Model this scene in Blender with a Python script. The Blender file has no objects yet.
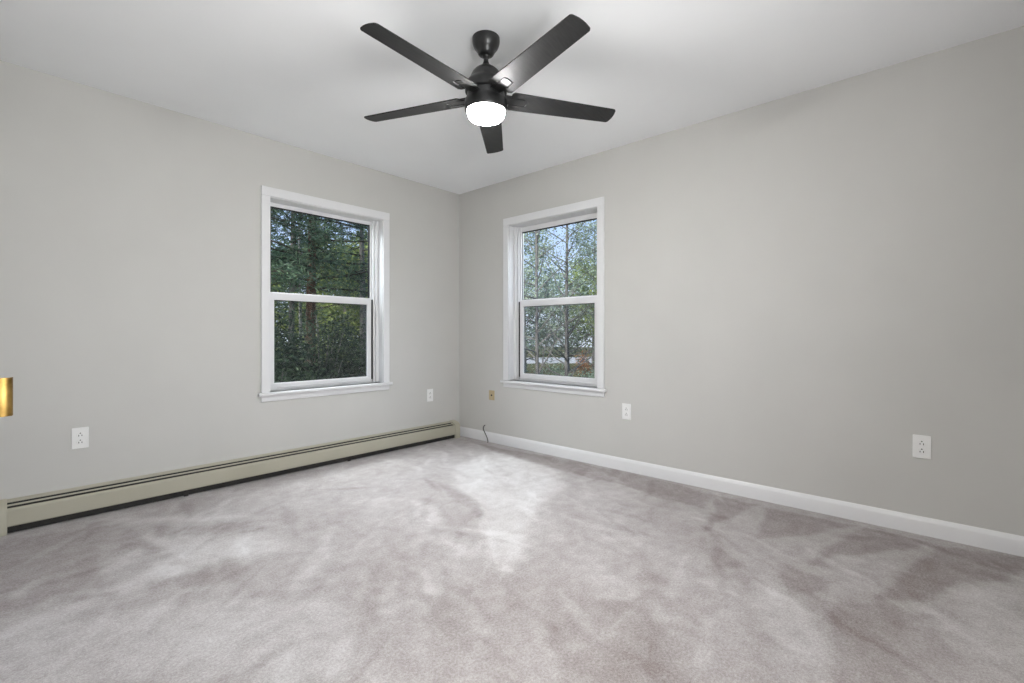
import bpy, bmesh, math, random
import numpy as np
from mathutils import Vector, Matrix

S = bpy.context.scene
C = S.collection
R = math.radians

# ------------------------------------------------------------------ camera
cam = bpy.data.cameras.new('camera')
cam.sensor_width = 36.0
cam.lens = 471.14 / 1024 * 36.0
cam.shift_y = -(341.5 - 334.58) / 1024
cam.clip_start = 0.02
cam_o = bpy.data.objects.new('camera', cam)
C.objects.link(cam_o)
CAM = Vector((-3.18721, -3.59992, 1.01938))
YAW = 0.73468
cam_o.location = CAM
cam_o.rotation_euler = (R(90), 0, YAW - R(90))
S.camera = cam_o

# ------------------------------------------------------------------ colour management
S.view_settings.view_transform = 'Standard'
S.view_settings.look = 'None'
S.view_settings.gamma = 1.0
S.view_settings.use_curve_mapping = False
S.view_settings.exposure = 0.04

# ------------------------------------------------------------------ sky, sun, daylight
W = bpy.data.worlds.new('sky')
S.world = W
W.use_nodes = True
nt = W.node_tree
nt.nodes.clear()
out = nt.nodes.new('ShaderNodeOutputWorld')
bg = nt.nodes.new('ShaderNodeBackground')
tc = nt.nodes.new('ShaderNodeTexCoord')
sep = nt.nodes.new('ShaderNodeSeparateXYZ')
rmp = nt.nodes.new('ShaderNodeValToRGB')
nt.links.new(tc.outputs['Generated'], sep.inputs[0])
nt.links.new(sep.outputs['Z'], rmp.inputs[0])
rmp.color_ramp.elements[0].position = 0.0
rmp.color_ramp.elements[0].color = (0.80, 0.86, 1.0, 1)
rmp.color_ramp.elements[1].position = 0.45
rmp.color_ramp.elements[1].color = (0.30, 0.50, 0.95, 1)
e = rmp.color_ramp.elements.new(0.16)
e.color = (0.56, 0.70, 1.0, 1)
nt.links.new(rmp.outputs[0], bg.inputs[0])
bg.inputs[1].default_value = 1.35
nt.links.new(bg.outputs[0], out.inputs[0])

sun = bpy.data.lights.new('sun', 'SUN')
sun.energy = 8.0
sun.angle = R(2)
sun.color = (1.0, 0.95, 0.86)
sun_o = bpy.data.objects.new('sun', sun)
C.objects.link(sun_o)
sun_o.rotation_euler = Vector((0.80, 0.03, -0.62)).to_track_quat('-Z', 'Y').to_euler()


def area(name, loc, target, sx, sy, power, col=(1, 1, 1)):
    l = bpy.data.lights.new(name, 'AREA')
    l.shape = 'RECTANGLE'
    l.size, l.size_y = sx, sy
    l.energy = power
    l.color = col
    o = bpy.data.objects.new(name, l)
    C.objects.link(o)
    o.location = loc
    o.rotation_euler = (Vector(target) - Vector(loc)).to_track_quat('-Z', 'Y').to_euler()
    return o


# daylight from above the north and east windows, then added fill lights
area('daylight_north', (-1.36, 0.75, 2.75), (-1.36, -1.3, 0.2), 1.4, 0.9, 190, (0.95, 0.98, 1.0))
area('daylight_east', (0.75, -1.10, 2.75), (-1.0, -1.2, 0.2), 1.4, 0.9, 78, (0.95, 0.98, 1.0))
area('hall_fill', (-3.85, -3.3, 2.30), (-3.85, -3.3, 0), 0.6, 0.6, 38, (1.0, 0.95, 0.88))  # added fill light in the unseen hallway
area('fill_south', (-2.30, -4.75, 1.45), (-2.30, 0, 1.45), 1.5, 1.3, 30, (0.96, 0.985, 1.0))  # added fill light outside the added south window
area('bounce_fill', (-2.60, -3.90, 1.30), (-2.60, -1.70, 2.44), 0.5, 0.5, 30, (1, 1, 1))  # unseen fill behind the camera, added like a flash bounced off the ceiling


# ------------------------------------------------------------------ materials
def mat(name, col, rough=0.5, metal=0.0, spec=0.5):
    m = bpy.data.materials.new(name)
    m.use_nodes = True
    b = m.node_tree.nodes['Principled BSDF']
    b.inputs['Base Color'].default_value = (*col, 1)
    b.inputs['Roughness'].default_value = rough
    b.inputs['Metallic'].default_value = metal
    b.inputs['Specular IOR Level'].default_value = spec
    return m


def noise_mix(m, c1, c2, scale, detail=4, bump=0.0, bscale=None, stretch=None, dist=0.002):
    """base colour varies between c1 and c2 by object-space noise, plus an optional bump"""
    t = m.node_tree
    N, L = t.nodes, t.links
    b = N['Principled BSDF']
    tc = N.new('ShaderNodeTexCoord')
    src = tc.outputs['Object']
    if stretch:
        mp = N.new('ShaderNodeMapping')
        mp.inputs['Scale'].default_value = stretch
        L.new(src, mp.inputs[0])
        src = mp.outputs[0]
    n = N.new('ShaderNodeTexNoise')
    n.inputs['Scale'].default_value = scale
    n.inputs['Detail'].default_value = detail
    L.new(src, n.inputs['Vector'])
    r = N.new('ShaderNodeValToRGB')
    r.color_ramp.elements[0].position = 0.3
    r.color_ramp.elements[1].position = 0.7
    r.color_ramp.elements[0].color = (*c1, 1)
    r.color_ramp.elements[1].color = (*c2, 1)
    L.new(n.outputs[0], r.inputs[0])
    L.new(r.outputs[0], b.inputs['Base Color'])
    if bump:
        n2 = N.new('ShaderNodeTexNoise')
        n2.inputs['Scale'].default_value = bscale or scale
        n2.inputs['Detail'].default_value = 3
        L.new(src, n2.inputs['Vector'])
        bp = N.new('ShaderNodeBump')
        bp.inputs['Strength'].default_value = bump
        bp.inputs['Distance'].default_value = dist
        L.new(n2.outputs[0], bp.inputs['Height'])
        L.new(bp.outputs[0], b.inputs['Normal'])
    return m


def k(c, f):
    return tuple(min(1, x * f) for x in c)


WALL_C = (0.556, 0.549, 0.528)
M_wall = noise_mix(mat('wall_paint', WALL_C, 0.75, 0, 0.25), k(WALL_C, .985), k(WALL_C, 1.015), 3, bump=.05, bscale=180)
CEIL_C = (0.895, 0.905, 0.92)
M_ceil = noise_mix(mat('ceiling_paint', CEIL_C, 0.85, 0, 0.2), k(CEIL_C, .985), k(CEIL_C, 1.01), 2, bump=.05, bscale=150)
M_trim = noise_mix(mat('white_trim_paint', (.72, .72, .73), .35, 0, .5), (.71, .71, .72), (.73, .73, .74), 5)
M_vinyl = noise_mix(mat('white_vinyl', (.72, .72, .73), .4, 0, .5), (.71, .71, .72), (.73, .73, .74), 5)
M_black = noise_mix(mat('black_seal_and_shade', (.012, .012, .012), .5), (.010, .010, .010), (.016, .016, .016), 20)
M_fan = noise_mix(mat('black_fan_metal', (.012, .012, .0125), .34, 0, .5), (.010, .010, .0105), (.015, .015, .0155), 30)
M_blade = noise_mix(mat('black_fan_blade', (.014, .014, .0145), .50, 0, .28), (.016, .016, .0165), (.028, .028, .0285), 8, detail=8, stretch=(1, 14, 14))
M_cream = noise_mix(mat('cream_enamel', (.42, .40, .32), .45, 0, .5), (.405, .385, .305), (.435, .415, .335), 4)
M_dark = noise_mix(mat('dark_heater_inside', (.018, .017, .015), .6), (.010, .010, .009), (.024, .022, .019), 9)
M_plate = noise_mix(mat('white_plastic', (.80, .80, .79), .35), (.79, .79, .78), (.81, .81, .80), 20)
M_slot = noise_mix(mat('dark_slot', (.02, .02, .02), .6), (.016, .016, .016), (.025, .025, .025), 50)
M_beige = noise_mix(mat('beige_plastic', (.50, .40, .24), .45), (.48, .38, .225), (.52, .42, .255), 20)
M_cable = noise_mix(mat('grey_cable', (.05, .05, .045), .5), (.04, .04, .035), (.06, .06, .055), 40)
M_brass = noise_mix(mat('polished_brass', (.42, .27, .08), .34, 1.0), (.22, .13, .035), (.50, .32, .10), 60, bump=.3, bscale=45)
M_bark_red = noise_mix(mat('red_pine_bark', (.13, .065, .045), .9, 0, .1), (.055, .036, .028), (.15, .085, .06), 6, stretch=(6, 6, 1.2), bump=.6, bscale=14, dist=.02)
M_bark = noise_mix(mat('grey_bark', (.16, .15, .145), .9, 0, .1), (.10, .092, .088), (.24, .225, .22), 6, stretch=(6, 6, 1.2), bump=.5, bscale=14, dist=.01)
M_limb = noise_mix(mat('dark_limb_bark', (.05, .045, .04), .9, 0, .1), (.03, .027, .022), (.075, .066, .055), 9)
M_bark_pale = noise_mix(mat('pale_bark', (.30, .30, .30), .9, 0, .1), (.18, .18, .18), (.38, .38, .38), 6, stretch=(4, 4, 2))
M_ground = noise_mix(mat('leafy_ground', (.10, .10, .05), .95, 0, .05), (.05, .07, .025), (.15, .12, .07), 1.4, detail=8)
M_gravel = noise_mix(mat('pale_gravel', (.40, .39, .38), .9, 0, .1), (.28, .27, .26), (.50, .49, .48), 3, detail=8)


def leaf_mat(name, dark, mid, light, scale=1.2):
    m = mat(name, mid, .6, 0, .25)
    t = m.node_tree
    N, L = t.nodes, t.links
    b = N['Principled BSDF']
    g = N.new('ShaderNodeNewGeometry')
    wn = N.new('ShaderNodeTexNoise')
    wn.inputs['Scale'].default_value = scale
    wn.inputs['Detail'].default_value = 6
    L.new(g.outputs['Position'], wn.inputs['Vector'])
    mx = N.new('ShaderNodeMath')
    mx.operation = 'MULTIPLY_ADD'
    mx.inputs[1].default_value = .35
    L.new(g.outputs['Random Per Island'], mx.inputs[0])
    sb = N.new('ShaderNodeMath')
    sb.operation = 'SUBTRACT'
    sb.inputs[1].default_value = .175
    L.new(wn.outputs[0], sb.inputs[0])
    L.new(sb.outputs[0], mx.inputs[2])
    r = N.new('ShaderNodeValToRGB')
    r.color_ramp.elements[0].position = .3
    r.color_ramp.elements[0].color = (*dark, 1)
    r.color_ramp.elements[1].position = .72
    r.color_ramp.elements[1].color = (*light, 1)
    q = r.color_ramp.elements.new(.5)
    q.color = (*mid, 1)
    L.new(mx.outputs[0], r.inputs[0])
    L.new(r.outputs[0], b.inputs['Base Color'])
    tr = N.new('ShaderNodeBsdfTranslucent')
    L.new(r.outputs[0], tr.inputs[0])
    ms = N.new('ShaderNodeMixShader')
    ms.inputs[0].default_value = .3
    L.new(b.outputs[0], ms.inputs[1])
    L.new(tr.outputs[0], ms.inputs[2])
    L.new(ms.outputs[0], N['Material Output'].inputs[0])
    return m


M_pine = leaf_mat('pine_needles', (.035, .065, .045), (.080, .135, .085), (.15, .22, .125))
M_bush = leaf_mat('bush_leaves', (.012, .024, .016), (.030, .052, .033), (.075, .115, .060))
M_lime = leaf_mat('yellow_green_leaves', (.09, .13, .035), (.22, .28, .08), (.40, .46, .16))
M_grey = leaf_mat('grey_green_leaves', (.15, .20, .15), (.28, .35, .26), (.45, .52, .40))
M_rust = leaf_mat('rust_leaves', (.25, .10, .04), (.42, .19, .09), (.55, .30, .15))


def glass_mat():
    m = bpy.data.materials.new('window_glass')
    m.use_nodes = True
    t = m.node_tree
    N, L = t.nodes, t.links
    N.remove(N['Principled BSDF'])
    tr = N.new('ShaderNodeBsdfTransparent')
    tr.inputs[0].default_value = (.93, .95, .94, 1)
    gl = N.new('ShaderNodeBsdfGlossy')
    gl.inputs['Roughness'].default_value = .02
    lw = N.new('ShaderNodeLayerWeight')      # symmetric, so a thin pane lets slanting light through from both faces
    pw = N.new('ShaderNodeMath')
    pw.operation = 'POWER'
    pw.inputs[1].default_value = 5.0
    fr = N.new('ShaderNodeMath')
    fr.operation = 'MULTIPLY_ADD'
    fr.inputs[1].default_value = .6
    fr.inputs[2].default_value = .02
    L.new(lw.outputs['Facing'], pw.inputs[0])
    L.new(pw.outputs[0], fr.inputs[0])
    ms = N.new('ShaderNodeMixShader')
    L.new(fr.outputs[0], ms.inputs[0])
    L.new(tr.outputs[0], ms.inputs[1])
    L.new(gl.outputs[0], ms.inputs[2])
    L.new(ms.outputs[0], N['Material Output'].inputs[0])
    return m


M_glass = glass_mat()


def screen_mat():
    m = mat('insect_screen_mesh', (.06, .06, .06), .8, 0, .1)
    t = m.node_tree
    N, L = t.nodes, t.links
    tr = N.new('ShaderNodeBsdfTransparent')
    ms = N.new('ShaderNodeMixShader')
    ms.inputs[0].default_value = .13
    L.new(tr.outputs[0], ms.inputs[1])
    L.new(N['Principled BSDF'].outputs[0], ms.inputs[2])
    L.new(ms.outputs[0], N['Material Output'].inputs[0])
    return m


M_screen = screen_mat()


def lamp_mat():
    m = bpy.data.materials.new('lit_lamp_glass')
    m.use_nodes = True
    t = m.node_tree
    t.nodes.remove(t.nodes['Principled BSDF'])
    em = t.nodes.new('ShaderNodeEmission')
    em.inputs[0].default_value = (1.0, .985, .965, 1)
    em.inputs[1].default_value = 270
    t.links.new(em.outputs[0], t.nodes['Material Output'].inputs[0])
    return m


M_lamp = lamp_mat()


def carpet_mat():
    m = mat('carpet_pile', (.45, .41, .405), .95, 0, .08)
    t = m.node_tree
    N, L = t.nodes, t.links
    b = N['Principled BSDF']
    b.inputs['Sheen Weight'].default_value = .25
    b.inputs['Sheen Roughness'].default_value = .5
    tc = N.new('ShaderNodeTexCoord')
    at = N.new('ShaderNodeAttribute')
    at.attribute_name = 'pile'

    def noise(scale, detail, rough=.55):
        n = N.new('ShaderNodeTexNoise')
        n.inputs['Scale'].default_value = scale
        n.inputs['Detail'].default_value = detail
        n.inputs['Roughness'].default_value = rough
        L.new(tc.outputs['Object'], n.inputs['Vector'])
        return n.outputs[0]

    def add(a, bb, f):
        q = N.new('ShaderNodeMath')
        q.operation = 'MULTIPLY_ADD'
        L.new(a, q.inputs[0])
        q.inputs[1].default_value = f
        if bb is None:
            q.inputs[2].default_value = 0
        else:
            L.new(bb, q.inputs[2])
        return q.outputs[0]
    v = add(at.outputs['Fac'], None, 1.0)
    v = add(noise(3.2, 6, .65), v, .40)
    v = add(noise(15, 5, .65), v, .38)
    v = add(noise(110, 3, .75), v, .70)
    v = add(noise(300, 2, .7), v, .50)
    r = N.new('ShaderNodeValToRGB')
    r.color_ramp.elements[0].position = .35
    r.color_ramp.elements[0].color = (.190, .153, .147, 1)
    r.color_ramp.elements[1].position = 1.0
    r.color_ramp.elements[1].color = (.60, .585, .582, 1)
    q = r.color_ramp.elements.new(.66)
    q.color = (.365, .336, .331, 1)
    sh = N.new('ShaderNodeMath')
    sh.operation = 'MULTIPLY_ADD'
    sh.inputs[1].default_value = 1.0
    sh.inputs[2].default_value = -.34
    L.new(v, sh.inputs[0])
    L.new(sh.outputs[0], r.inputs[0])
    L.new(r.outputs[0], b.inputs['Base Color'])
    bp = N.new('ShaderNodeBump')
    bp.inputs['Strength'].default_value = .5
    bp.inputs['Distance'].default_value = .004
    L.new(noise(230, 3, .7), bp.inputs['Height'])
    L.new(bp.outputs[0], b.inputs['Normal'])
    return m


M_carpet = carpet_mat()


# ------------------------------------------------------------------ mesh helpers
class MB:
    def __init__(self, fn=None):
        self.bm = bmesh.new()
        self.fn = fn or (lambda a, b, c: (a, b, c))

    def v(self, p):
        return self.bm.verts.new(self.fn(*p))

    def box(self, a, b):
        x0, y0, z0 = a
        x1, y1, z1 = b
        vs = [self.v(p) for p in ((x0, y0, z0), (x1, y0, z0), (x1, y1, z0), (x0, y1, z0),
                                  (x0, y0, z1), (x1, y0, z1), (x1, y1, z1), (x0, y1, z1))]
        for f in ((0, 3, 2, 1), (4, 5, 6, 7), (0, 1, 5, 4), (1, 2, 6, 5), (2, 3, 7, 6), (3, 0, 4, 7)):
            self.bm.faces.new([vs[i] for i in f])
        return self

    def prism(self, pts, a, b, axis=2):
        """polygon pts (2-D) extruded from a to b along the axis"""
        def P(q, h):
            return {2: (q[0], q[1], h), 1: (q[0], h, q[1]), 0: (h, q[0], q[1])}[axis]
        lo = [self.v(P(q, a)) for q in pts]
        hi = [self.v(P(q, b)) for q in pts]
        n = len(pts)
        self.bm.faces.new(lo[::-1])
        self.bm.faces.new(hi)
        for i in range(n):
            self.bm.faces.new((lo[i], lo[(i + 1) % n], hi[(i + 1) % n], hi[i]))
        return self

    def frame(self, u0, u1, z0, z1, iu0, iu1, iz0, iz1, d0, d1):
        """rectangular frame with a rectangular hole: u, z in the wall, d the depth; one welded shell"""
        rings = []
        for d in (d0, d1):
            o = [self.v((u, d, z)) for u, z in ((u0, z0), (u1, z0), (u1, z1), (u0, z1))]
            i = [self.v((u, d, z)) for u, z in ((iu0, iz0), (iu1, iz0), (iu1, iz1), (iu0, iz1))]
            rings.append((o, i))
        (o0, i0), (o1, i1) = rings
        for j in range(4):
            q = (j + 1) % 4
            self.bm.faces.new((o0[j], o0[q], i0[q], i0[j]))
            self.bm.faces.new((o1[j], i1[j], i1[q], o1[q]))
            self.bm.faces.new((o0[j], o1[j], o1[q], o0[q]))
            self.bm.faces.new((i0[j], i0[q], i1[q], i1[j]))
        return self

    def lathe(self, prof, n=48, c=(0, 0)):
        rings = []
        for r, z in prof:
            if r < 1e-6:
                rings.append([self.v((c[0], c[1], z))])
            else:
                rings.append([self.v((c[0] + r * math.cos(2 * math.pi * i / n), c[1] + r * math.sin(2 * math.pi * i / n), z)) for i in range(n)])
        for a, b in zip(rings, rings[1:]):
            for i in range(n):
                j = (i + 1) % n
                if len(a) == 1 and len(b) == 1:
                    continue
                if len(a) == 1:
                    self.bm.faces.new((a[0], b[j], b[i]))
                elif len(b) == 1:
                    self.bm.faces.new((a[i], a[j], b[0]))
                else:
                    self.bm.faces.new((a[i], a[j], b[j], b[i]))
        for ring, fl in ((rings[0], True), (rings[-1], False)):
            if len(ring) > 1:
                self.bm.faces.new(ring[::-1] if fl else ring)
        return self

    def tube(self, pts, radii, n=8):
        pts = [Vector(p) for p in pts]
        rings = []
        for i, p in enumerate(pts):
            t = (pts[min(i + 1, len(pts) - 1)] - pts[max(i - 1, 0)]).normalized()
            a = t.orthogonal().normalized() if i == 0 else (rings_a - t * rings_a.dot(t)).normalized()
            rings_a = a
            b = t.cross(a)
            r = radii[i] if hasattr(radii, '__len__') else radii
            rings.append([self.v(p + (a * math.cos(2 * math.pi * q / n) + b * math.sin(2 * math.pi * q / n)) * r) for q in range(n)])
        for a, b in zip(rings, rings[1:]):
            for i in range(n):
                j = (i + 1) % n
                self.bm.faces.new((a[i], a[j], b[j], b[i]))
        self.bm.faces.new(rings[0][::-1])
        self.bm.faces.new(rings[-1])
        return self

    def build(self, name, m, parent=None, smooth=False, bevel=0.0, seg=2, angle=40):
        bmesh.ops.recalc_face_normals(self.bm, faces=self.bm.faces[:])
        me = bpy.data.meshes.new(name)
        self.bm.to_mesh(me)
        self.bm.free()
        o = bpy.data.objects.new(name, me)
        C.objects.link(o)
        me.materials.append(m)
        if parent:
            o.parent = parent
            o.matrix_parent_inverse = Matrix.Translation(parent.location).inverted() if parent.rotation_euler.z == 0 else parent.matrix_basis.inverted()
        if bevel:
            bv = o.modifiers.new('bevel', 'BEVEL')
            bv.width = bevel
            bv.segments = seg
            bv.limit_method = 'ANGLE'
            bv.angle_limit = R(40)
        if smooth or bevel:
            me.polygons.foreach_set('use_smooth', [True] * len(me.polygons))
            me.set_sharp_from_angle(angle=R(angle))
        return o


def tag(o, label, cat, group=None, kind=None):
    o['label'] = label
    o['category'] = cat
    if group:
        o['group'] = group
    if kind:
        o['kind'] = kind
    return o


def empty(name, loc, label, cat, group=None, kind=None):
    o = bpy.data.objects.new(name, None)
    o.empty_display_size = .1
    C.objects.link(o)
    o.location = loc
    return tag(o, label, cat, group, kind)


# ------------------------------------------------------------------ room shell
XW, YS, H = -3.20, -4.05, 2.44           # west wall, south wall, ceiling height
TH = 0.15                                 # thickness of the outer walls
WN = dict(u0=-1.829, u1=-0.888, z0=0.600, z1=2.022)     # north window opening (x)
WE = dict(u0=-1.627, u1=-0.684, z0=0.600, z1=2.020)     # east window opening (y)
DO = dict(u0=-3.74, u1=-2.88, z1=2.03)                  # doorway in the west wall (y)

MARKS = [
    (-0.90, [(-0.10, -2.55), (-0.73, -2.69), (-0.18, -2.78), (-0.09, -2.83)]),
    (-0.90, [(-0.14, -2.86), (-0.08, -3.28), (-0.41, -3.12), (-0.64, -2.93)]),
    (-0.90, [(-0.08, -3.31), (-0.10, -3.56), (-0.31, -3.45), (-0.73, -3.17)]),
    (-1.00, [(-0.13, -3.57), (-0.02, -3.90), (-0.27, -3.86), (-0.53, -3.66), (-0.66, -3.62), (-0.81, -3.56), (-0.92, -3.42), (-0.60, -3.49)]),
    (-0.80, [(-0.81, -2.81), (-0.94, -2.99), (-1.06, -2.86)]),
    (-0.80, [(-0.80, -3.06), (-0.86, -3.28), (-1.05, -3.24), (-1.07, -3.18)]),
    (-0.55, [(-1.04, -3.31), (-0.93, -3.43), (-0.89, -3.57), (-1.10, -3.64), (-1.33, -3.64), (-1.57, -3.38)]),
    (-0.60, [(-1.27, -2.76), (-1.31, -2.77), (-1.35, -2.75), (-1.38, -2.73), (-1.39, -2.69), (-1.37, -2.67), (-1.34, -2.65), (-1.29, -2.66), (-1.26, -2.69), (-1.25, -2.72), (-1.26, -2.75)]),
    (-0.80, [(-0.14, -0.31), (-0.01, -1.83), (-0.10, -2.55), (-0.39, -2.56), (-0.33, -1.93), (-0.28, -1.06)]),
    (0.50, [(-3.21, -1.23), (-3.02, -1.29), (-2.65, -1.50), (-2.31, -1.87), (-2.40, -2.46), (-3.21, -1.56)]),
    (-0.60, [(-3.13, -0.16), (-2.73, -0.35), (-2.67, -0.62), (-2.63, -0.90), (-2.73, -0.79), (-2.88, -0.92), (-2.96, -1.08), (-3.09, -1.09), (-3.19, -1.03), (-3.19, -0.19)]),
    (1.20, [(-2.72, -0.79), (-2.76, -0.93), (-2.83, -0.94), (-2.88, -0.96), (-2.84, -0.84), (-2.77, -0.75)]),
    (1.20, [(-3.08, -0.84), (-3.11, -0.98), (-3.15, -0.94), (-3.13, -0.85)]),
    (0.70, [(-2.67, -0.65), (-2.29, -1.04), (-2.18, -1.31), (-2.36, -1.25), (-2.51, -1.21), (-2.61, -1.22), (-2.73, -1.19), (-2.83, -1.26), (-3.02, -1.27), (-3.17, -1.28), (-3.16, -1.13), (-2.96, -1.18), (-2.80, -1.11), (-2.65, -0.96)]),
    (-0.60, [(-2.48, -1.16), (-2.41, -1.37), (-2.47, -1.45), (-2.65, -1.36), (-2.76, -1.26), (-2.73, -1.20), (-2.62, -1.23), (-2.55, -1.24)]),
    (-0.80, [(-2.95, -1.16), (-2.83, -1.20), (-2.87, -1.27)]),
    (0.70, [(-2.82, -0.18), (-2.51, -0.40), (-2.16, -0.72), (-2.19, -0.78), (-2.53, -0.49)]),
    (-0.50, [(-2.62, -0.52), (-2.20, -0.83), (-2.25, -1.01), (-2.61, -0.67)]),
    (0.90, [(-0.81, -0.83), (-0.19, -0.71), (-0.35, -1.48), (-0.57, -1.74), (-0.97, -1.83), (-1.25, -2.00), (-1.67, -2.25), (-1.77, -2.23), (-1.28, -1.65), (-1.07, -1.18)]),  # pale pile mark with some window light on the carpet painted in
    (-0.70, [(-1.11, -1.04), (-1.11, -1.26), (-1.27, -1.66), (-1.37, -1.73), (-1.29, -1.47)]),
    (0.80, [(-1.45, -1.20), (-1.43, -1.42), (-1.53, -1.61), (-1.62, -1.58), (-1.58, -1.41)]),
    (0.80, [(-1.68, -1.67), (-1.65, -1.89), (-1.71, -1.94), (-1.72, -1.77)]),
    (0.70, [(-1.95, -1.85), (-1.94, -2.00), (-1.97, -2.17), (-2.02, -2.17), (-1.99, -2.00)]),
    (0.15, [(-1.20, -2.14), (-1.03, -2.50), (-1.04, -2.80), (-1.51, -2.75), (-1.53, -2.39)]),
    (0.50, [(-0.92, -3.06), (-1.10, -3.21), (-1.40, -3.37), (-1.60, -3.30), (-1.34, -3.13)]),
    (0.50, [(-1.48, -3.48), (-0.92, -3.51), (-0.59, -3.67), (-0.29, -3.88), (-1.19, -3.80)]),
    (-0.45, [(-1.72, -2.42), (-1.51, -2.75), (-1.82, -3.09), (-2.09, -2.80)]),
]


def seg_dist(P, poly):
    """signed distance to a polygon, positive inside"""
    n = len(poly)
    best = np.full(len(P), 1e9)
    inside = np.zeros(len(P), bool)
    for i in range(n):
        a, b = np.array(poly[i]), np.array(poly[(i + 1) % n])
        d = b - a
        t = np.clip(((P - a) @ d) / (d @ d + 1e-12), 0, 1)
        best = np.minimum(best, np.hypot(*(P - (a + t[:, None] * d)).T))
        c = (a[1] > P[:, 1]) != (b[1] > P[:, 1])
        with np.errstate(divide='ignore', invalid='ignore'):
            xi = (b[0] - a[0]) * (P[:, 1] - a[1]) / (b[1] - a[1]) + a[0]
        inside ^= c & (P[:, 0] < xi)
    return np.where(inside, best, -best)


def build_floor():
    x0, x1, y0, y1 = XW - .12, 0.0, YS, 0.0
    nx, ny = 360, 440
    xs, ys = np.linspace(x0, x1, nx), np.linspace(y0, y1, ny)
    X, Y = np.meshgrid(xs, ys)
    P = np.c_[X.ravel(), Y.ravel()]
    rng = np.random.default_rng(5)
    # ragged edges for the vacuum strokes and the painted light patch
    wob = np.zeros_like(P)
    for f, amp in ((5, .007), (11, .006), (27, .004), (60, .003)):
        for _ in range(3):
            kx, ky = rng.normal(0, f, 2)
            ph = rng.uniform(0, 6.28, 2)
            wob[:, 0] += amp * np.sin(P[:, 0] * kx + P[:, 1] * ky + ph[0])
            wob[:, 1] += amp * np.sin(P[:, 0] * ky - P[:, 1] * kx + ph[1])
    Q = P + wob
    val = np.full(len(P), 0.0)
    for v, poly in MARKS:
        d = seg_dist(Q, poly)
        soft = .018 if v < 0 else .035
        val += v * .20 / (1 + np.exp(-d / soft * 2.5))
    # smaller brushed strokes all over the pile
    for _ in range(420):
        cx, cy = rng.uniform(x0, x1), rng.uniform(y0, y1)
        a = rng.normal(.9, .5)
        L, w = rng.uniform(.06, .30), rng.uniform(.016, .045)
        dx, dy = Q[:, 0] - cx, Q[:, 1] - cy
        u = dx * math.cos(a) + dy * math.sin(a)
        s = -dx * math.sin(a) + dy * math.cos(a)
        val += rng.choice([-1, 1]) * rng.uniform(.03, .09) / (1 + np.exp((np.abs(u) / L + np.abs(s) / w - 1) * 6))
    verts = np.c_[P, np.zeros(len(P))]
    idx = np.arange(nx * ny).reshape(ny, nx)
    faces = np.stack([idx[:-1, :-1], idx[:-1, 1:], idx[1:, 1:], idx[1:, :-1]], -1).reshape(-1, 4)
    me = bpy.data.meshes.new('floor')
    me.from_pydata(verts.tolist(), [], faces.tolist())
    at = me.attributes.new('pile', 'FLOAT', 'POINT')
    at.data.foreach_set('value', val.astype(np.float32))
    o = bpy.data.objects.new('floor', me)
    C.objects.link(o)
    me.materials.append(M_carpet)
    return o


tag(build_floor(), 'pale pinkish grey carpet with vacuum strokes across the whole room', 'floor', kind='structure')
tag(MB().box((XW - TH, YS - TH, H), (TH, TH, H + .15)).build('ceiling', M_ceil), 'smooth white ceiling above the black fan', 'ceiling', kind='structure')


def window_wall(name, w, end, fn):
    b = MB(fn)
    b.box((end, 0, -.10), (w['u0'], TH, H))
    b.box((w['u1'], 0, -.10), (0, TH, H))
    b.box((w['u0'], 0, -.10), (w['u1'], TH, w['z0']))
    b.box((w['u0'], 0, w['z1']), (w['u1'], TH, H))
    return b.build(name, M_wall)


north = lambda u, d, z: (u, d, z)
east = lambda u, d, z: (d, u, z)
tag(window_wall('wall_north', WN, XW - TH, north), 'greige wall on the left with the long cream heater along it', 'wall', kind='structure')
tag(window_wall('wall_east', WE, YS - TH, east), 'greige wall on the right with white baseboard along it', 'wall', kind='structure')
b = MB()
b.box((0, 0, -.10), (TH, TH, H))
tag(b.build('wall_corner', M_wall), 'outer post where the left and right greige walls meet', 'wall', kind='structure')
WS = dict(u0=-2.95, u1=-1.65, z0=.80, z1=2.10)           # unseen window added behind the camera to let fill light in (x)
south = lambda u, d, z: (u, YS - d, z)
b = MB(south)
b.box((XW - TH, 0, -.10), (WS['u0'], TH, H))
b.box((WS['u1'], 0, -.10), (0, TH, H))
b.box((WS['u0'], 0, -.10), (WS['u1'], TH, WS['z0']))
b.box((WS['u0'], 0, WS['z1']), (WS['u1'], TH, H))
tag(b.build('wall_south', M_wall), 'greige wall behind the camera with a window added for fill light', 'wall', kind='structure')
b = MB()
TW = .11
b.box((XW - TW, YS, -.10), (XW, DO['u0'], H))
b.box((XW - TW, DO['u1'], -.10), (XW, 0, H))
b.box((XW - TW, DO['u0'], DO['z1']), (XW, DO['u1'], H))
tag(b.build('wall_west', M_wall), 'greige wall with the open doorway beside the camera', 'wall', kind='structure')
# hallway behind the doorway
b = MB()
b.box((-4.45, -4.6, -.10), (-4.35, -2.2, H))
b.box((-4.35, -4.6, -.10), (XW - TW, -4.5, H))
b.box((-4.35, -2.3, -.10), (XW - TW, -2.2, H))
tag(b.build('wall_hall', M_wall), 'greige hallway walls outside the open doorway', 'wall', kind='structure')
tag(MB().box((-4.45, -4.6, -.10), (XW - .12, -2.2, -.001)).build('floor_hall', M_carpet), 'carpeted hallway floor outside the open doorway', 'floor', kind='structure')
tag(MB().box((-4.45, -4.6, H), (XW - TH, -2.2, H + .1)).build('ceiling_hall', M_ceil), 'white hallway ceiling outside the open doorway', 'ceiling', kind='structure')

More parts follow.
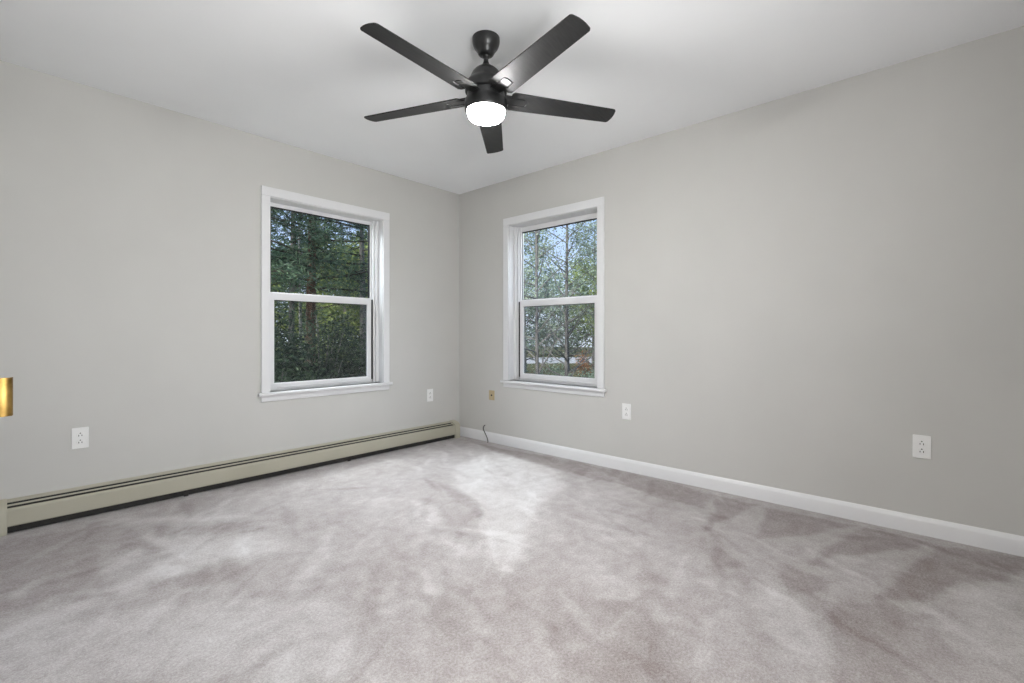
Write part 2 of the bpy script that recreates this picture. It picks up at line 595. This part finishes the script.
# doorway lining and casing
door = empty('door_1', (XW - .055, (DO['u0'] + DO['u1']) / 2, 0), 'white frame of the open doorway beside the camera', 'doorway', kind='structure')
b = MB()
for (a, c) in ((DO['u0'], DO['u0'] + .018), (DO['u1'] - .018, DO['u1'])):
    b.box((XW - TW - .002, a, 0), (XW + .002, c, DO['z1']))
b.box((XW - TW - .002, DO['u0'] + .018, DO['z1'] - .018), (XW + .002, DO['u1'] - .018, DO['z1']))
b.build('door_jamb', M_trim, door, bevel=.002)
b = MB()
b.box((XW, DO['u1'] - .012, 0), (XW + .014, DO['u1'] + .05, DO['z1'] + .045))
b.box((XW, DO['u0'] - .05, 0), (XW + .014, DO['u0'] + .012, DO['z1'] + .045))
b.box((XW, DO['u0'] + .012, DO['z1'] - .012), (XW + .014, DO['u1'] - .012, DO['z1'] + .045))
b.build('door_casing', M_trim, door, bevel=.004)

# brass strike plate: screwed to the lining, its lip curls past the casing
yj = DO['u1'] - .018
b = MB()
prof = [(XW - .040, yj), (XW - .040, yj - .0018), (XW + .020, yj - .0018), (XW + .0245, yj - .0008), (XW + .0275, yj + .0022), (XW + .0285, yj + .006),
        (XW + .0270, yj + .006), (XW + .0260, yj + .0030), (XW + .0238, yj + .0010), (XW + .020, yj)]
b.prism(prof, .9362, .9755)
sp = b.build('strike_plate', M_brass, smooth=True, angle=50)
tag(sp, 'brass strike plate on the door frame at the left edge of the photo', 'strike plate')

# baseboards (none under the heater)
bb = [(0, 0), (-.014, 0), (-.014, .068), (-.0125, .072), (-.006, .088), (-.003, .091), (0, .091)]
b = MB()
b.prism(bb, YS, -.0005, axis=1)
tag(b.build('baseboard_east', M_trim, smooth=True, angle=25), 'white bevelled baseboard along the right wall', 'baseboard', kind='structure')
b = MB(lambda u, z, d: (d, YS - u, z))
b.prism(bb, XW, -.0145)
tag(b.build('baseboard_south', M_trim, smooth=True, angle=25), 'white baseboard along the wall behind the camera', 'baseboard', kind='structure')
b = MB(lambda u, z, d: (XW - u, d, z))
b.prism(bb, DO['u1'] + .051, -.0005)
tag(b.build('baseboard_west', M_trim, smooth=True, angle=25), 'white baseboard beside the open doorway', 'baseboard', kind='structure')


# ------------------------------------------------------------------ windows
def window(name, label, w, fn, mid, lo, up, lin):
    """lo / up = glass rectangles (u0,u1,z0,z1) of the lower and upper sash, lin = widths of the side liners"""
    u0, u1, z0, z1 = w['u0'], w['u1'], w['z0'], w['z1']
    root = empty(name, fn(mid, 0, z0), label, 'window', kind='structure')
    cw, ct = .060, .066
    # casing: two legs and a head with an inner bead
    b = MB(fn)
    b.box((u0 - cw, -.016, z0), (u0 + .001, 0, z1 - .001))
    b.box((u1 - .001, -.016, z0), (u1 + cw, 0, z1 - .001))
    b.box((u0 - cw, -.0165, z1 - .001), (u1 + cw, 0, z1 + ct))
    b.build('casing', M_trim, root, bevel=.003)
    b = MB(fn)
    b.box((u0 - cw - .022, -.034, z0 - .022), (u1 + cw + .022, .0, z0))
    b.box((u0, 0, z0 - .022), (u1, .075, z0))
    b.build('stool', M_trim, root, bevel=.004)
    b = MB(fn)
    b.prism([(-.013, z0 - .024), (0, z0 - .024), (0, z0 - .066), (-.009, z0 - .066), (-.013, z0 - .056)], u0 - cw, u1 + cw, axis=0)
    b.build('apron', M_trim, root, bevel=.002)
    # liner of the opening with the sash tracks
    l0, l1 = lin
    b = MB(fn)
    t = .004
    b.box((u0 - .012, .001, z0), (u0 + t, TH - .002, z1))
    b.box((u1 - t, .001, z0), (u1 + .012, TH - .002, z1))
    b.box((u0 + t, .001, z1 - .006), (u1 - t, TH - .002, z1 + .012))
    b.box((u0 + t, .075, z0 - .02), (u1 - t, TH + .03, z0 + .004))
    b.build('jamb', M_vinyl, root, bevel=.001)
    b = MB(fn)
    for a, s, ln in ((u0 + t, 1, l0), (u1 - t, -1, l1)):
        q = lambda x: a + s * x
        for d0, d1, f in ((.058, .074, .45), (.080, .102, .72), (.104, .140, .95)):
            xs = sorted((a, q((ln - t) * f)))
            b.box((xs[0], d0, z0 + .004), (xs[1], d1, z1 - .006))
    b.build('track', M_vinyl, root, bevel=.002)
    # upper sash (outer track)
    g = .016
    b = MB(fn)
    b.frame(u0 + .010, u1 - .010, up[2] - .030, z1 - .008, up[0], up[1], up[2], up[3], .112, .138)
    us = b.build('upper_sash', M_vinyl, root, bevel=.002)
    b = MB(fn)
    b.frame(up[0] - .004, up[1] + .004, up[2] - .004, up[3] + .004, up[0] + .013, up[1] - .013, up[2] + .003, up[3] - .010, .1190, .1275)
    b.build('seal', M_black, us)
    b = MB(fn)
    b.box((up[0] - .002, .1242, up[2] - .002), (up[1] + .002, .1258, up[3] + .002))
    b.build('pane', M_glass, us)
    # lower sash (inner track) with its meeting rail and lift lip
    b = MB(fn)
    s0, s1 = u0 + l0 + .003, u1 - l1 - .003
    rt = lo[3] + .056
    b.frame(s0, s1, z0 + .006, rt, lo[0], lo[1], lo[2], lo[3], .080, .108)
    ls = b.build('lower_sash', M_vinyl, root, bevel=.003)
    b = MB(fn)
    b.frame(lo[0] - .004, lo[1] + .004, lo[2] - .004, lo[3] + .004, lo[0] + .002, lo[1] - .002, lo[2] + .002, lo[3] - .004, .0965, .1015)
    b.build('seal', M_black, ls)
    b = MB(fn)
    b.box((lo[0] - .002, .0982, lo[2] - .002), (lo[1] + .002, .0998, lo[3] + .002))
    b.build('pane', M_glass, ls)
    b = MB(fn)
    b.box((s0 - .013, .0786, z0 + .03), (s0 - .001, .1060, rt - .01))
    b.box((s1 + .001, .0786, z0 + .03), (s1 + .013, .1060, rt - .01))
    b.build('groove_shade', M_black, root)  # black strips put in for the shade of the groove beside the sash
    b = MB(fn)
    b.box((lo[0] + .02, .073, z0 + .020), (lo[1] - .02, .081, z0 + .028))
    b.build('lift_rail', M_vinyl, ls, bevel=.002)
    b = MB(fn)
    b.box((u0 + .012, .1435, z0 + .01), (u1 - .012, .1441, rt))
    b.build('insect_screen', M_screen, root)
    return root


window('window_1', 'white double hung window on the left wall with dark pines outside', WN, north, -1.36,
       (-1.764, -.988, .655, 1.280), (-1.785, -.945, 1.338, 1.984), (.027, .060))
window('window_2', 'white double hung window on the right wall with sparse grey green trees outside', WE, east, -1.155,
       (-1.545, -.785, .664, 1.275), (-1.572, -.730, 1.340, 1.968), (.040, .060))

window('fill_window', 'unseen wide white double hung window added behind the camera for fill light', WS, south, -2.30,
       (-2.865, -1.735, .855, 1.420), (-2.890, -1.710, 1.480, 2.060), (.040, .040))

# ------------------------------------------------------------------ baseboard heater
hx0, hx1 = -3.192, -.070
ht = empty('baseboard_heater', ((hx0 + hx1) / 2, 0, 0), 'long cream baseboard heater with dark slots along the left wall', 'heater')
c0, c1 = hx0 + .060, hx1 - .060
X = lambda b, pts, a=c0, c=c1: b.prism(pts, a, c, axis=0)
b = MB()
X(b, [(0, .004), (-.003, .004), (-.003, .1545), (-.026, .1495), (-.0285, .1480), (-.0300, .1490), (-.0300, .1525), (-.0270, .1545), (0, .1605)])
b.build('back_panel', M_cream, ht, smooth=True, angle=30)
b = MB()
X(b, [(-.0500, .1415), (-.0530, .1445), (-.0580, .1435), (-.0615, .1395), (-.0610, .1372), (-.0580, .1375), (-.0535, .1395)])
b.build('damper', M_cream, ht, smooth=True, angle=30)
b = MB()
X(b, [(-.0770, .1295), (-.0800, .1320), (-.0850, .1305), (-.0895, .1255), (-.0902, .1220), (-.0886, .1200), (-.0902, .1180), (-.0902, .0440), (-.0870, .0385), (-.0790, .0375),
      (-.0790, .0395), (-.0860, .0410), (-.0880, .0460), (-.0880, .1190), (-.0850, .1270)])
b.build('front_panel', M_cream, ht, smooth=True, angle=30)
b = MB()
X(b, [(-.0035, .006), (-.078, .006), (-.080, .042), (-.085, .046), (-.085, .112), (-.076, .118), (-.058, .128), (-.032, .136), (-.0275, .1475), (-.0035, .1525)])
b.build('shade_core', M_dark, ht)  # near-black core, shaped to put shade behind the slots and toe gap
for a, c in ((hx0, c0 + .002), (c1 - .002, hx1)):
    b = MB()
    b.prism([(0, -.001), (-.0935, -.001), (-.0935, .126), (-.088, .136), (-.070, .149), (-.045, .158), (-.020, .163), (0, .165)], a, c, axis=0)
    b.build('end_cap', M_cream, ht, bevel=.002)
for x in (-2.36, -1.25):
    b = MB()
    b.box((x - .012, -.086, .001), (x + .012, -.076, .045))
    b.build('bracket', M_dark, ht, bevel=.001)


# ------------------------------------------------------------------ wall plates
def plate_root(name, u, z, fn, label, cat, group=None):
    return empty(name, fn(u, 0, z), label, cat, group)


def duplex(u, z, fn, flip, label, w=.072, h=.118):
    """flip = +1 if +u is to the right when facing the wall"""
    r = plate_root('outlet', u, z, fn, label, 'outlet', 'white duplex outlets on the walls')
    b = MB(fn)
    b.box((u - w / 2, -.0055, z - h / 2), (u + w / 2, -.0002, z + h / 2))
    b.build('cover_plate', M_plate, r, bevel=.003)
    for dz in (.0195, -.0195):
        b = MB(fn)
        pts = []
        for i in range(24):
            a = 2 * math.pi * i / 24
            pts.append((u + .0172 * math.cos(a), z + dz + max(-.0135, min(.0135, .0172 * math.sin(a)))))
        b.prism(pts, -.0072, -.005, axis=1)
        fc = b.build('socket', M_plate, r, bevel=.0008)
        b = MB(fn)
        for s, hh in ((-.0066, .0090), (.0066, .0075)):
            b.box((u + s - .0016, -.0078, z + dz - .005 - hh / 2), (u + s + .0016, -.0070, z + dz - .005 + hh / 2))
        b.prism([(u + .0030 * math.cos(2 * math.pi * i / 12), z + dz + .0078 + .0030 * math.sin(2 * math.pi * i / 12)) for i in range(12)], -.0078, -.0070, axis=1)
        b.build('slot', M_slot, fc)
    b = MB(fn)
    b.prism([(u + .0030 * math.cos(2 * math.pi * i / 12), z + .0030 * math.sin(2 * math.pi * i / 12)) for i in range(12)], -.0068, -.005, axis=1)
    b.build('screw', M_plate, r)
    return r


duplex(-2.847, .435, north, 1, 'white outlet low on the left wall, between the brass plate and the window')
duplex(-.374, .440, north, 1, 'white outlet on the left wall, between the window and the room corner')
duplex(-1.876, .444, east, -1, 'white outlet on the right wall, just right of the window and lower')
duplex(-3.540, .447, east, -1, 'white outlet on the right wall, far right away from the window')
u, z = -.465, .445
r = plate_root('jack_plate', u, z, east, 'small beige jack plate on the right wall, between corner and window', 'wall plate')
b = MB(east)
b.box((u - .036, -.0055, z - .046), (u + .036, -.0002, z + .046))
b.build('cover_plate', M_beige, r, bevel=.003)
b = MB(east)
b.prism([(u + .009 * math.cos(2 * math.pi * i / 6), z + .009 * math.sin(2 * math.pi * i / 6)) for i in range(6)], -.0085, -.005, axis=1)
b.build('jack', M_slot, r)
# loose cable
b = MB()
pts = [(.004, -.372, .1480), (-.010, -.372, .1470), (-.020, -.371, .1380), (-.0225, -.370, .1220), (-.0215, -.374, .1040), (-.0215, -.390, .0840), (-.0230, -.409, .0600), (-.0240, -.424, .0380), (-.0245, -.432, .0180), (-.024, -.436, .0030), (-.030, -.440, .0025), (-.040, -.448, .0028)]
b.tube(pts, .0042, 8)
tag(b.build('cable', M_cable, smooth=True), 'thin dark cable hanging over the baseboard near the room corner', 'cable')

# ------------------------------------------------------------------ ceiling fan
FX, FY = -1.593, -1.992
fan = empty('ceiling_fan', (FX, FY, H), 'black five blade ceiling fan with a lit round lamp', 'ceiling fan')
c = (FX, FY)
b = MB()
b.lathe([(.0655, H - .0002), (.0660, H - .012), (.0645, H - .026), (.0590, H - .042), (.0500, H - .055), (.0430, H - .063), (.0405, H - .070), (.0360, H - .078), (.0270, H - .084), (.0145, H - .0865)], c=c)
b.build('canopy', M_fan, fan, smooth=True, angle=35)
b = MB()
b.lathe([(.0175, H - .080), (.0190, H - .087), (.0150, H - .094), (.0115, H - .097), (.0115, H - .116)], 32, c=c)
b.build('downrod', M_fan, fan, smooth=True, angle=35)
b = MB()
b.lathe([(.0118, 2.3300), (.0160, 2.3180), (.0220, 2.3100), (.0350, 2.3000), (.0500, 2.2890), (.0640, 2.2750), (.0730, 2.2580), (.0785, 2.2440), (.0840, 2.2340), (.0930, 2.2250), (.0990, 2.2120), (.1005, 2.1950), (.1005, 2.1810), (.0960, 2.1760)], c=c)
b.build('motor_housing', M_fan, fan, smooth=True, angle=35)
b = MB()
b.lathe([(.0900, H - .264), (.0900, H - .298), (.0985, H - .300)], c=c)
b.build('rotor', M_fan, fan, smooth=True, angle=35)
b = MB()
b.lathe([(.0900, H - .2985), (.1000, H - .3000), (.1020, H - .3030), (.1020, H - .3420), (.1005, H - .3490), (.0970, H - .3530), (.0890, H - .3530)], c=c)
b.build('light_housing', M_fan, fan, smooth=True, angle=35)
b = MB()
gz = H - .351
b.lathe([(.0880, gz + .004), (.0885, gz - .006), (.0875, gz - .015), (.0840, gz - .025), (.0760, gz - .034), (.0620, gz - .041), (.0430, gz - .046), (.0210, gz - .0485), (0, gz - .049)], c=c)
b.build('lamp_globe', M_lamp, fan, smooth=True, angle=60)['label'] = 'glowing white lamp globe'


def blade_outline():
    def half(r):
        return .0635 + (.0515 - .0635) * (r - .125) / (.667 - .125)
    pts = [(.118, -.050), (.128, -half(.128)), (.40, -half(.40))]
    rr = .016
    for i in range(7):
        a = -math.pi / 2 + i * math.pi / 2 / 6
        pts.append((.670 - rr + rr * math.cos(a), -half(.66) + rr + rr * math.sin(a)))
    pts += [(.674, -.018), (.675, 0), (.674, .018)]
    for i in range(7):
        a = i * math.pi / 2 / 6
        pts.append((.670 - rr + rr * math.cos(a), half(.66) - rr + rr * math.sin(a)))
    pts += [(.40, half(.40)), (.128, half(.128)), (.118, .050), (.118, .0265), (.194, .0255), (.2005, .0225), (.2045, .0120), (.2055, 0),
            (.2045, -.0120), (.2005, -.0225), (.194, -.0255), (.118, -.0265)]
    return pts


PT = .1884
for i in range(5):
    th = R(184.39 + 72 * i)
    M = Matrix.Translation((FX, FY, 2.155)) @ Matrix.Rotation(th, 4, 'Z') @ Matrix.Rotation(-PT, 4, 'X')
    fn = lambda x, y, z, M=M: tuple(M @ Vector((x, y, z)))
    b = MB(fn)
    b.prism(blade_outline(), -.003, .003)
    bl = b.build('blade', M_blade, fan, bevel=.0012, seg=2)
    b = MB(fn)
    pts = [(.070, -.0235), (.184, -.0225), (.1905, -.0195), (.1945, -.0105), (.1955, 0), (.1945, .0105), (.1905, .0195), (.184, .0225), (.070, .0235)]
    b.prism(pts, -.0015, .0045)
    b.prism([(.075, -.031), (.205, -.029), (.209, 0), (.205, .029), (.075, .031)], .0032, .0090)
    b.build('blade_iron', M_fan, bl, bevel=.0012)

# ------------------------------------------------------------------ outdoors
GZ = -1.3
b = MB()
b.prism([(-40, -40), (70, -40), (70, 80), (-40, 80)], GZ - .3, GZ)
tag(b.build('ground', M_ground), 'leaf strewn ground under the trees outside', 'ground', kind='structure')


class Leaves:
    """flat leaf blades (two triangles each) gathered for ONE plant"""
    def __init__(self, rng):
        self.c, self.rng = [], rng

    def cluster(self, centre, n, spread, size, aspect, up=0.0):
        r = self.rng
        p = np.asarray(centre) + r.normal(0, 1, (n, 3)) * np.asarray(spread)
        d = r.normal(0, 1, (n, 3))
        d[:, 2] = d[:, 2] * .6 + up
        d /= np.linalg.norm(d, axis=1)[:, None]
        q = np.cross(d, r.normal(0, 1, (n, 3)))
        q /= np.linalg.norm(q, axis=1)[:, None] + 1e-9
        s = size * r.uniform(.6, 1.3, n)[:, None]
        self.c.append(np.stack([p - d * s * .5, p + q * s * aspect * .5, p + d * s * .5, p - q * s * aspect * .5], 1))

    def build(self, name, m, parent):
        V = np.concatenate(self.c).reshape(-1, 3)
        n = len(V) // 4
        me = bpy.data.meshes.new(name)
        me.vertices.add(len(V))
        me.vertices.foreach_set('co', V.astype(np.float32).ravel())
        me.loops.add(n * 4)
        me.loops.foreach_set('vertex_index', np.arange(n * 4, dtype=np.int32))
        me.polygons.add(n)
        me.polygons.foreach_set('loop_start', np.arange(0, n * 4, 4, dtype=np.int32))
        me.update(calc_edges=True)
        me.materials.append(m)
        o = bpy.data.objects.new(name, me)
        C.objects.link(o)
        o.parent = parent
        o.matrix_parent_inverse = parent.matrix_basis.inverted()
        return o


def path(rng, p, d, L, n, droop, wob):
    pts = [np.array(p, float)]
    d = np.array(d, float)
    for i in range(n):
        d = d + rng.normal(0, wob, 3) + np.array((0, 0, -droop))
        d /= np.linalg.norm(d)
        pts.append(pts[-1] + d * L / n)
    return pts


def tree(name, label, group, x, y, h, r0, seed, leafm, barkm, z0, z1, nb, L0, L1, elev, droop=.05, twigs=5, leaves=22, spread=.16, size=.12, aspect=.3,
         lean=(0, 0), bare=0, twl=.35, limbm=None):
    """trunk with limbs between z0 and z1 (heights over the ground) and leaves along their twigs"""
    rng = np.random.default_rng(seed)
    root = empty(name, (x, y, GZ), label, 'tree', group)
    b = MB()
    n = 10
    tp = [np.array((x + lean[0] * t * h + .02 * h * .3 * math.sin(3 * t + seed), y + lean[1] * t * h, GZ - .1 + (h + .1) * t)) for t in np.linspace(0, 1, n)]
    rad = [r0 * (1.15 if i == 0 else 1) * (1 - .85 * i / (n - 1)) for i in range(n)]
    b.tube(tp, rad, 10)
    lb = MB() if limbm else b
    lv = Leaves(rng)
    for q in range(nb):
        t = (z0 + (z1 - z0) * (q + rng.uniform(0, 1)) / nb) / h
        f = t * (n - 1)
        i = min(int(f), n - 2)
        p = tp[i] + (tp[i + 1] - tp[i]) * (f - i)
        rr = r0 * (1 - .85 * t)
        a = q * 2.4 + rng.uniform(-.5, .5)
        el = elev + rng.normal(0, .15)
        d = (math.cos(a) * math.cos(el), math.sin(a) * math.cos(el), math.sin(el))
        rel = (t * h - z0) / max(.01, z1 - z0)
        L = L0 + (L1 - L0) * rel
        L *= rng.uniform(.75, 1.2)
        pts = path(rng, p, d, L, 7, droop, .10)
        br = min(rr * .5, .012 + L * .008)
        lb.tube(pts, [br * (1 - .85 * j / 7) for j in range(8)], 5)
        leafy = q >= bare
        for w in range(twigs):
            j = rng.uniform(1.5, 7)
            i2 = min(int(j), 6)
            o = pts[i2] + (pts[i2 + 1] - pts[i2]) * (j - i2)
            dd = (pts[i2 + 1] - pts[i2])
            dd = dd / np.linalg.norm(dd) + rng.normal(0, .6, 3)
            dd /= np.linalg.norm(dd)
            tw = path(rng, o, dd, L * twl * rng.uniform(.5, 1.1), 4, droop, .15)
            lb.tube(tw, [br * .35 * (1 - .2 * e_) for e_ in range(5)], 3)
            if leafy:
                for e_ in (1, 2, 3, 4):
                    lv.cluster(tw[e_], leaves // 4 + 1, spread, size, aspect)
        if leafy:
            lv.cluster(pts[7], leaves, spread, size, aspect)
    b.build('trunk', barkm, root, smooth=True, angle=60)
    if limbm:
        lb.build('limb', limbm, root)
    lv.build('foliage', leafm, root)
    return root


def shrub(name, label, group, x, y, w, d, h, seed, leafm, n=260, leaves=34, size=.095, aspect=.32, base=.1, cat='shrub'):
    rng = np.random.default_rng(seed)
    root = empty(name, (x, y, GZ), label, cat, group)
    b = MB()
    lv = Leaves(rng)
    for q in range(n):
        a = rng.uniform(0, 2 * math.pi)
        el = math.asin(rng.uniform(0.0, 1))
        k_ = rng.uniform(.62, 1.0) * (1 + .16 * math.sin(3 * a + seed) + .10 * math.sin(7 * a))
        p = (x + w * k_ * math.cos(a) * math.cos(el), y + d * k_ * math.sin(a) * math.cos(el), GZ + base + (h - base) * k_ * (.15 + .85 * math.sin(el)))
        lv.cluster(p, leaves, (.17, .17, .11), size, aspect, .15)
        if q % 9 == 0:
            m_ = (x + (p[0] - x) * .45, y + (p[1] - y) * .45, GZ + (p[2] - GZ) * .6)
            b.tube([(x + rng.normal(0, .1), y + rng.normal(0, .1), GZ - .05), m_, p], [.03, .02, .006], 5)
    b.build('stem', M_bark, root, smooth=True)
    lv.build('foliage', leafm, root)
    return root


GP = 'dark pines outside the left window'
GL = 'bright leafy trees behind the left window pines'
GS = 'dark bushes below the left window view'
GE = 'slender trees outside the right window'
GB = 'hazy trees far behind the right window'
tree('pine_tree', 'tall pine with a thick reddish trunk in the middle of the left window', GP, 2.78, 9.19, 13, .155, 11, M_pine, M_bark_red,
     3.6, 10, 46, 3.2, 2.2, .05, .06, twigs=7, leaves=44, spread=(.2, .2, .13), size=.17, aspect=.16, limbm=M_limb)
tree('pine_tree', 'pine with a thin dark trunk left of the reddish trunk', GP, 2.75, 10.53, 12, .10, 12, M_pine, M_bark,
     3.8, 10, 34, 2.4, 1.6, .0, .05, twigs=6, leaves=40, spread=(.2, .2, .13), size=.17, aspect=.16, limbm=M_limb)
tree('pine_tree', 'pine filling the left edge of the left window', GP, .55, 8.6, 12, .16, 13, M_pine, M_bark,
     3.3, 9.5, 44, 2.3, 2.0, .05, .05, twigs=7, leaves=44, spread=(.2, .2, .13), size=.17, aspect=.16, limbm=M_limb)
tree('pine_tree', 'pine with open boughs at the right edge of the left window', GP, 5.6, 11.5, 11, .14, 14, M_pine, M_bark,
     3.4, 9, 30, 2.4, 1.6, .1, .04, twigs=6, leaves=30, spread=(.2, .2, .13), size=.16, aspect=.18, limbm=M_limb)
tree('birch_tree', 'thin pale trunk just left of the reddish pine trunk', GP, 3.5, 11.6, 10, .06, 15, M_lime, M_bark_pale,
     5.5, 9.5, 14, 1.4, .8, .5, .03, twigs=4, leaves=18)
tree('leafy_tree', 'yellow green leafy tree right of the reddish pine trunk', GL, 6.9, 15.07, 6.2, .10, 21, M_lime, M_bark, 1.0, 6, 40, 2.5, 1.2, .35, .03, twigs=6, leaves=30, spread=.22, size=.17, aspect=.55)
tree('leafy_tree', 'second yellow green tree, half hidden behind the right boughs', GL, 9.2, 17.5, 6.5, .10, 22, M_lime, M_bark, 1.0, 6.2, 40, 2.6, 1.2, .35, .03, twigs=6, leaves=30, spread=.22, size=.18, aspect=.55)
tree('leafy_tree', 'yellow green tree left of the trunks in the lower left pane', GL, 4.2, 17.5, 5.0, .09, 23, M_lime, M_bark, .8, 4.8, 34, 2.2, 1.0, .35, .03, twigs=5, leaves=26, spread=.22, size=.17, aspect=.55)
tree('tall_tree', 'tall dark tree far behind at the left of the left window', GL, 5.0, 23, 13, .16, 24, M_pine, M_bark, 2, 12.5, 60, 3.4, 1.2, .1, .03, twigs=6, leaves=34, spread=.28, size=.24, aspect=.35)
tree('tall_tree', 'tall dark tree far behind the reddish pine trunk', GL, 9.5, 26, 8.5, .16, 25, M_pine, M_bark, 2, 8.2, 50, 3.4, 1.2, .1, .03, twigs=6, leaves=30, spread=.28, size=.24, aspect=.35)
tree('tall_tree', 'tall tree far behind at the right of the left window', GL, 14.5, 26, 7.0, .16, 26, M_grey, M_bark, 2, 6.8, 46, 3.0, 1.2, .2, .03, twigs=6, leaves=26, spread=.28, size=.24, aspect=.4)
shrub('bush', 'dark bush at the left bottom of the left window', GS, .10, 5.0, 1.25, .9, 2.45, 31, M_bush, n=430)
shrub('bush', 'dark bush in the bottom middle of the left window', GS, 1.35, 5.7, 1.35, .9, 2.50, 32, M_bush, n=430)
shrub('bush', 'dark bush at the right bottom of the left window', GS, 2.65, 5.5, 1.2, .9, 2.50, 33, M_bush, n=430)
shrub('bush', 'low yellow green bush at the right bottom corner of the left window', GS, 1.55, 4.25, .45, .4, 1.45, 34, M_lime, n=60, size=.08)

tree('slender_tree', 'slender grey trunk at the left of the right window', GE, 5.38, 3.32, 9.5, .048, 41, M_grey, M_bark, 1.2, 9, 50, 1.5, 1.0, .55, -.02, twigs=6, leaves=20, spread=.13, size=.072, aspect=.45, bare=8)
tree('slender_tree', 'slender grey trunk at the centre of the right window', GE, 7.08, 3.68, 10.5, .056, 42, M_grey, M_bark, 1.0, 10, 54, 1.6, 1.0, .6, -.02, twigs=6, leaves=18, spread=.13, size=.072, aspect=.45, bare=10)
tree('slender_tree', 'slender leaning tree at the right edge of the right window', GE, 7.6, 2.75, 8.5, .05, 43, M_grey, M_bark, 1.0, 8, 40, 1.5, 1.0, .5, .0, twigs=6, leaves=20, spread=.13, size=.072, aspect=.45, lean=(.03, .04), bare=6)
tree('hazy_tree', 'green crown behind the left trunk of the right window', GB, 12.0, 9.4, 5.0, .08, 51, M_grey, M_bark, 1.2, 4.8, 36, 2.2, 1.2, .4, .0, twigs=6, leaves=17, spread=.22, size=.13, aspect=.5)
tree('hazy_tree', 'green crown between the two trunks of the right window', GB, 13.6, 8.3, 4.6, .08, 52, M_grey, M_bark, 1.2, 4.4, 36, 2.2, 1.2, .4, .0, twigs=6, leaves=17, spread=.22, size=.13, aspect=.5)
tree('hazy_tree', 'green crown at the right side of the right window', GB, 14.4, 7.2, 5.2, .08, 53, M_lime, M_bark, 1.6, 5.0, 36, 2.2, 1.2, .4, .0, twigs=6, leaves=17, spread=.22, size=.13, aspect=.5)
tree('hazy_tree', 'tall hazy tree far behind the left trunk of the right window', GB, 17.5, 14.2, 9.5, .12, 54, M_grey, M_bark, 2.2, 9.2, 50, 2.4, 1.0, .3, .0, twigs=6, leaves=13, spread=.26, size=.16, aspect=.45)
tree('hazy_tree', 'tall hazy tree far behind the right side of the right window', GB, 20.0, 11.0, 8.8, .12, 55, M_grey, M_bark, 2.2, 8.5, 50, 2.4, 1.0, .3, .0, twigs=6, leaves=13, spread=.26, size=.16, aspect=.45)
shrub('autumn_bush', 'rusty autumn bush low behind the right window trees', 'autumn bush', 18.9, 11.0, .26, .26, 1.40, 61, M_rust, n=30, size=.12)
for sx, sy, sw, sh_, sd, lab in ((9.9, 8.0, .9, 1.05, 62, 'low grey green shrub at the left foot of the right window trees'),
                                (11.3, 7.2, .9, 1.15, 63, 'low grey green shrub at the middle foot of the right window trees'),
                                (12.6, 6.2, .9, 1.00, 64, 'low grey green shrub at the right foot of the right window trees')):
    shrub('low_shrub', lab, 'low shrubs outside the right window', sx, sy, sw, .7, sh_, sd, M_grey, n=90, leaves=18, size=.11)
b = MB()
b.prism([(22.6, 23.1), (32.9, 14.7), (43.0, 19.8), (28.9, 29.6)], GZ, GZ + .01)
tag(b.build('driveway', M_gravel), 'pale gravel driveway low behind the right window trees', 'driveway', kind='structure')
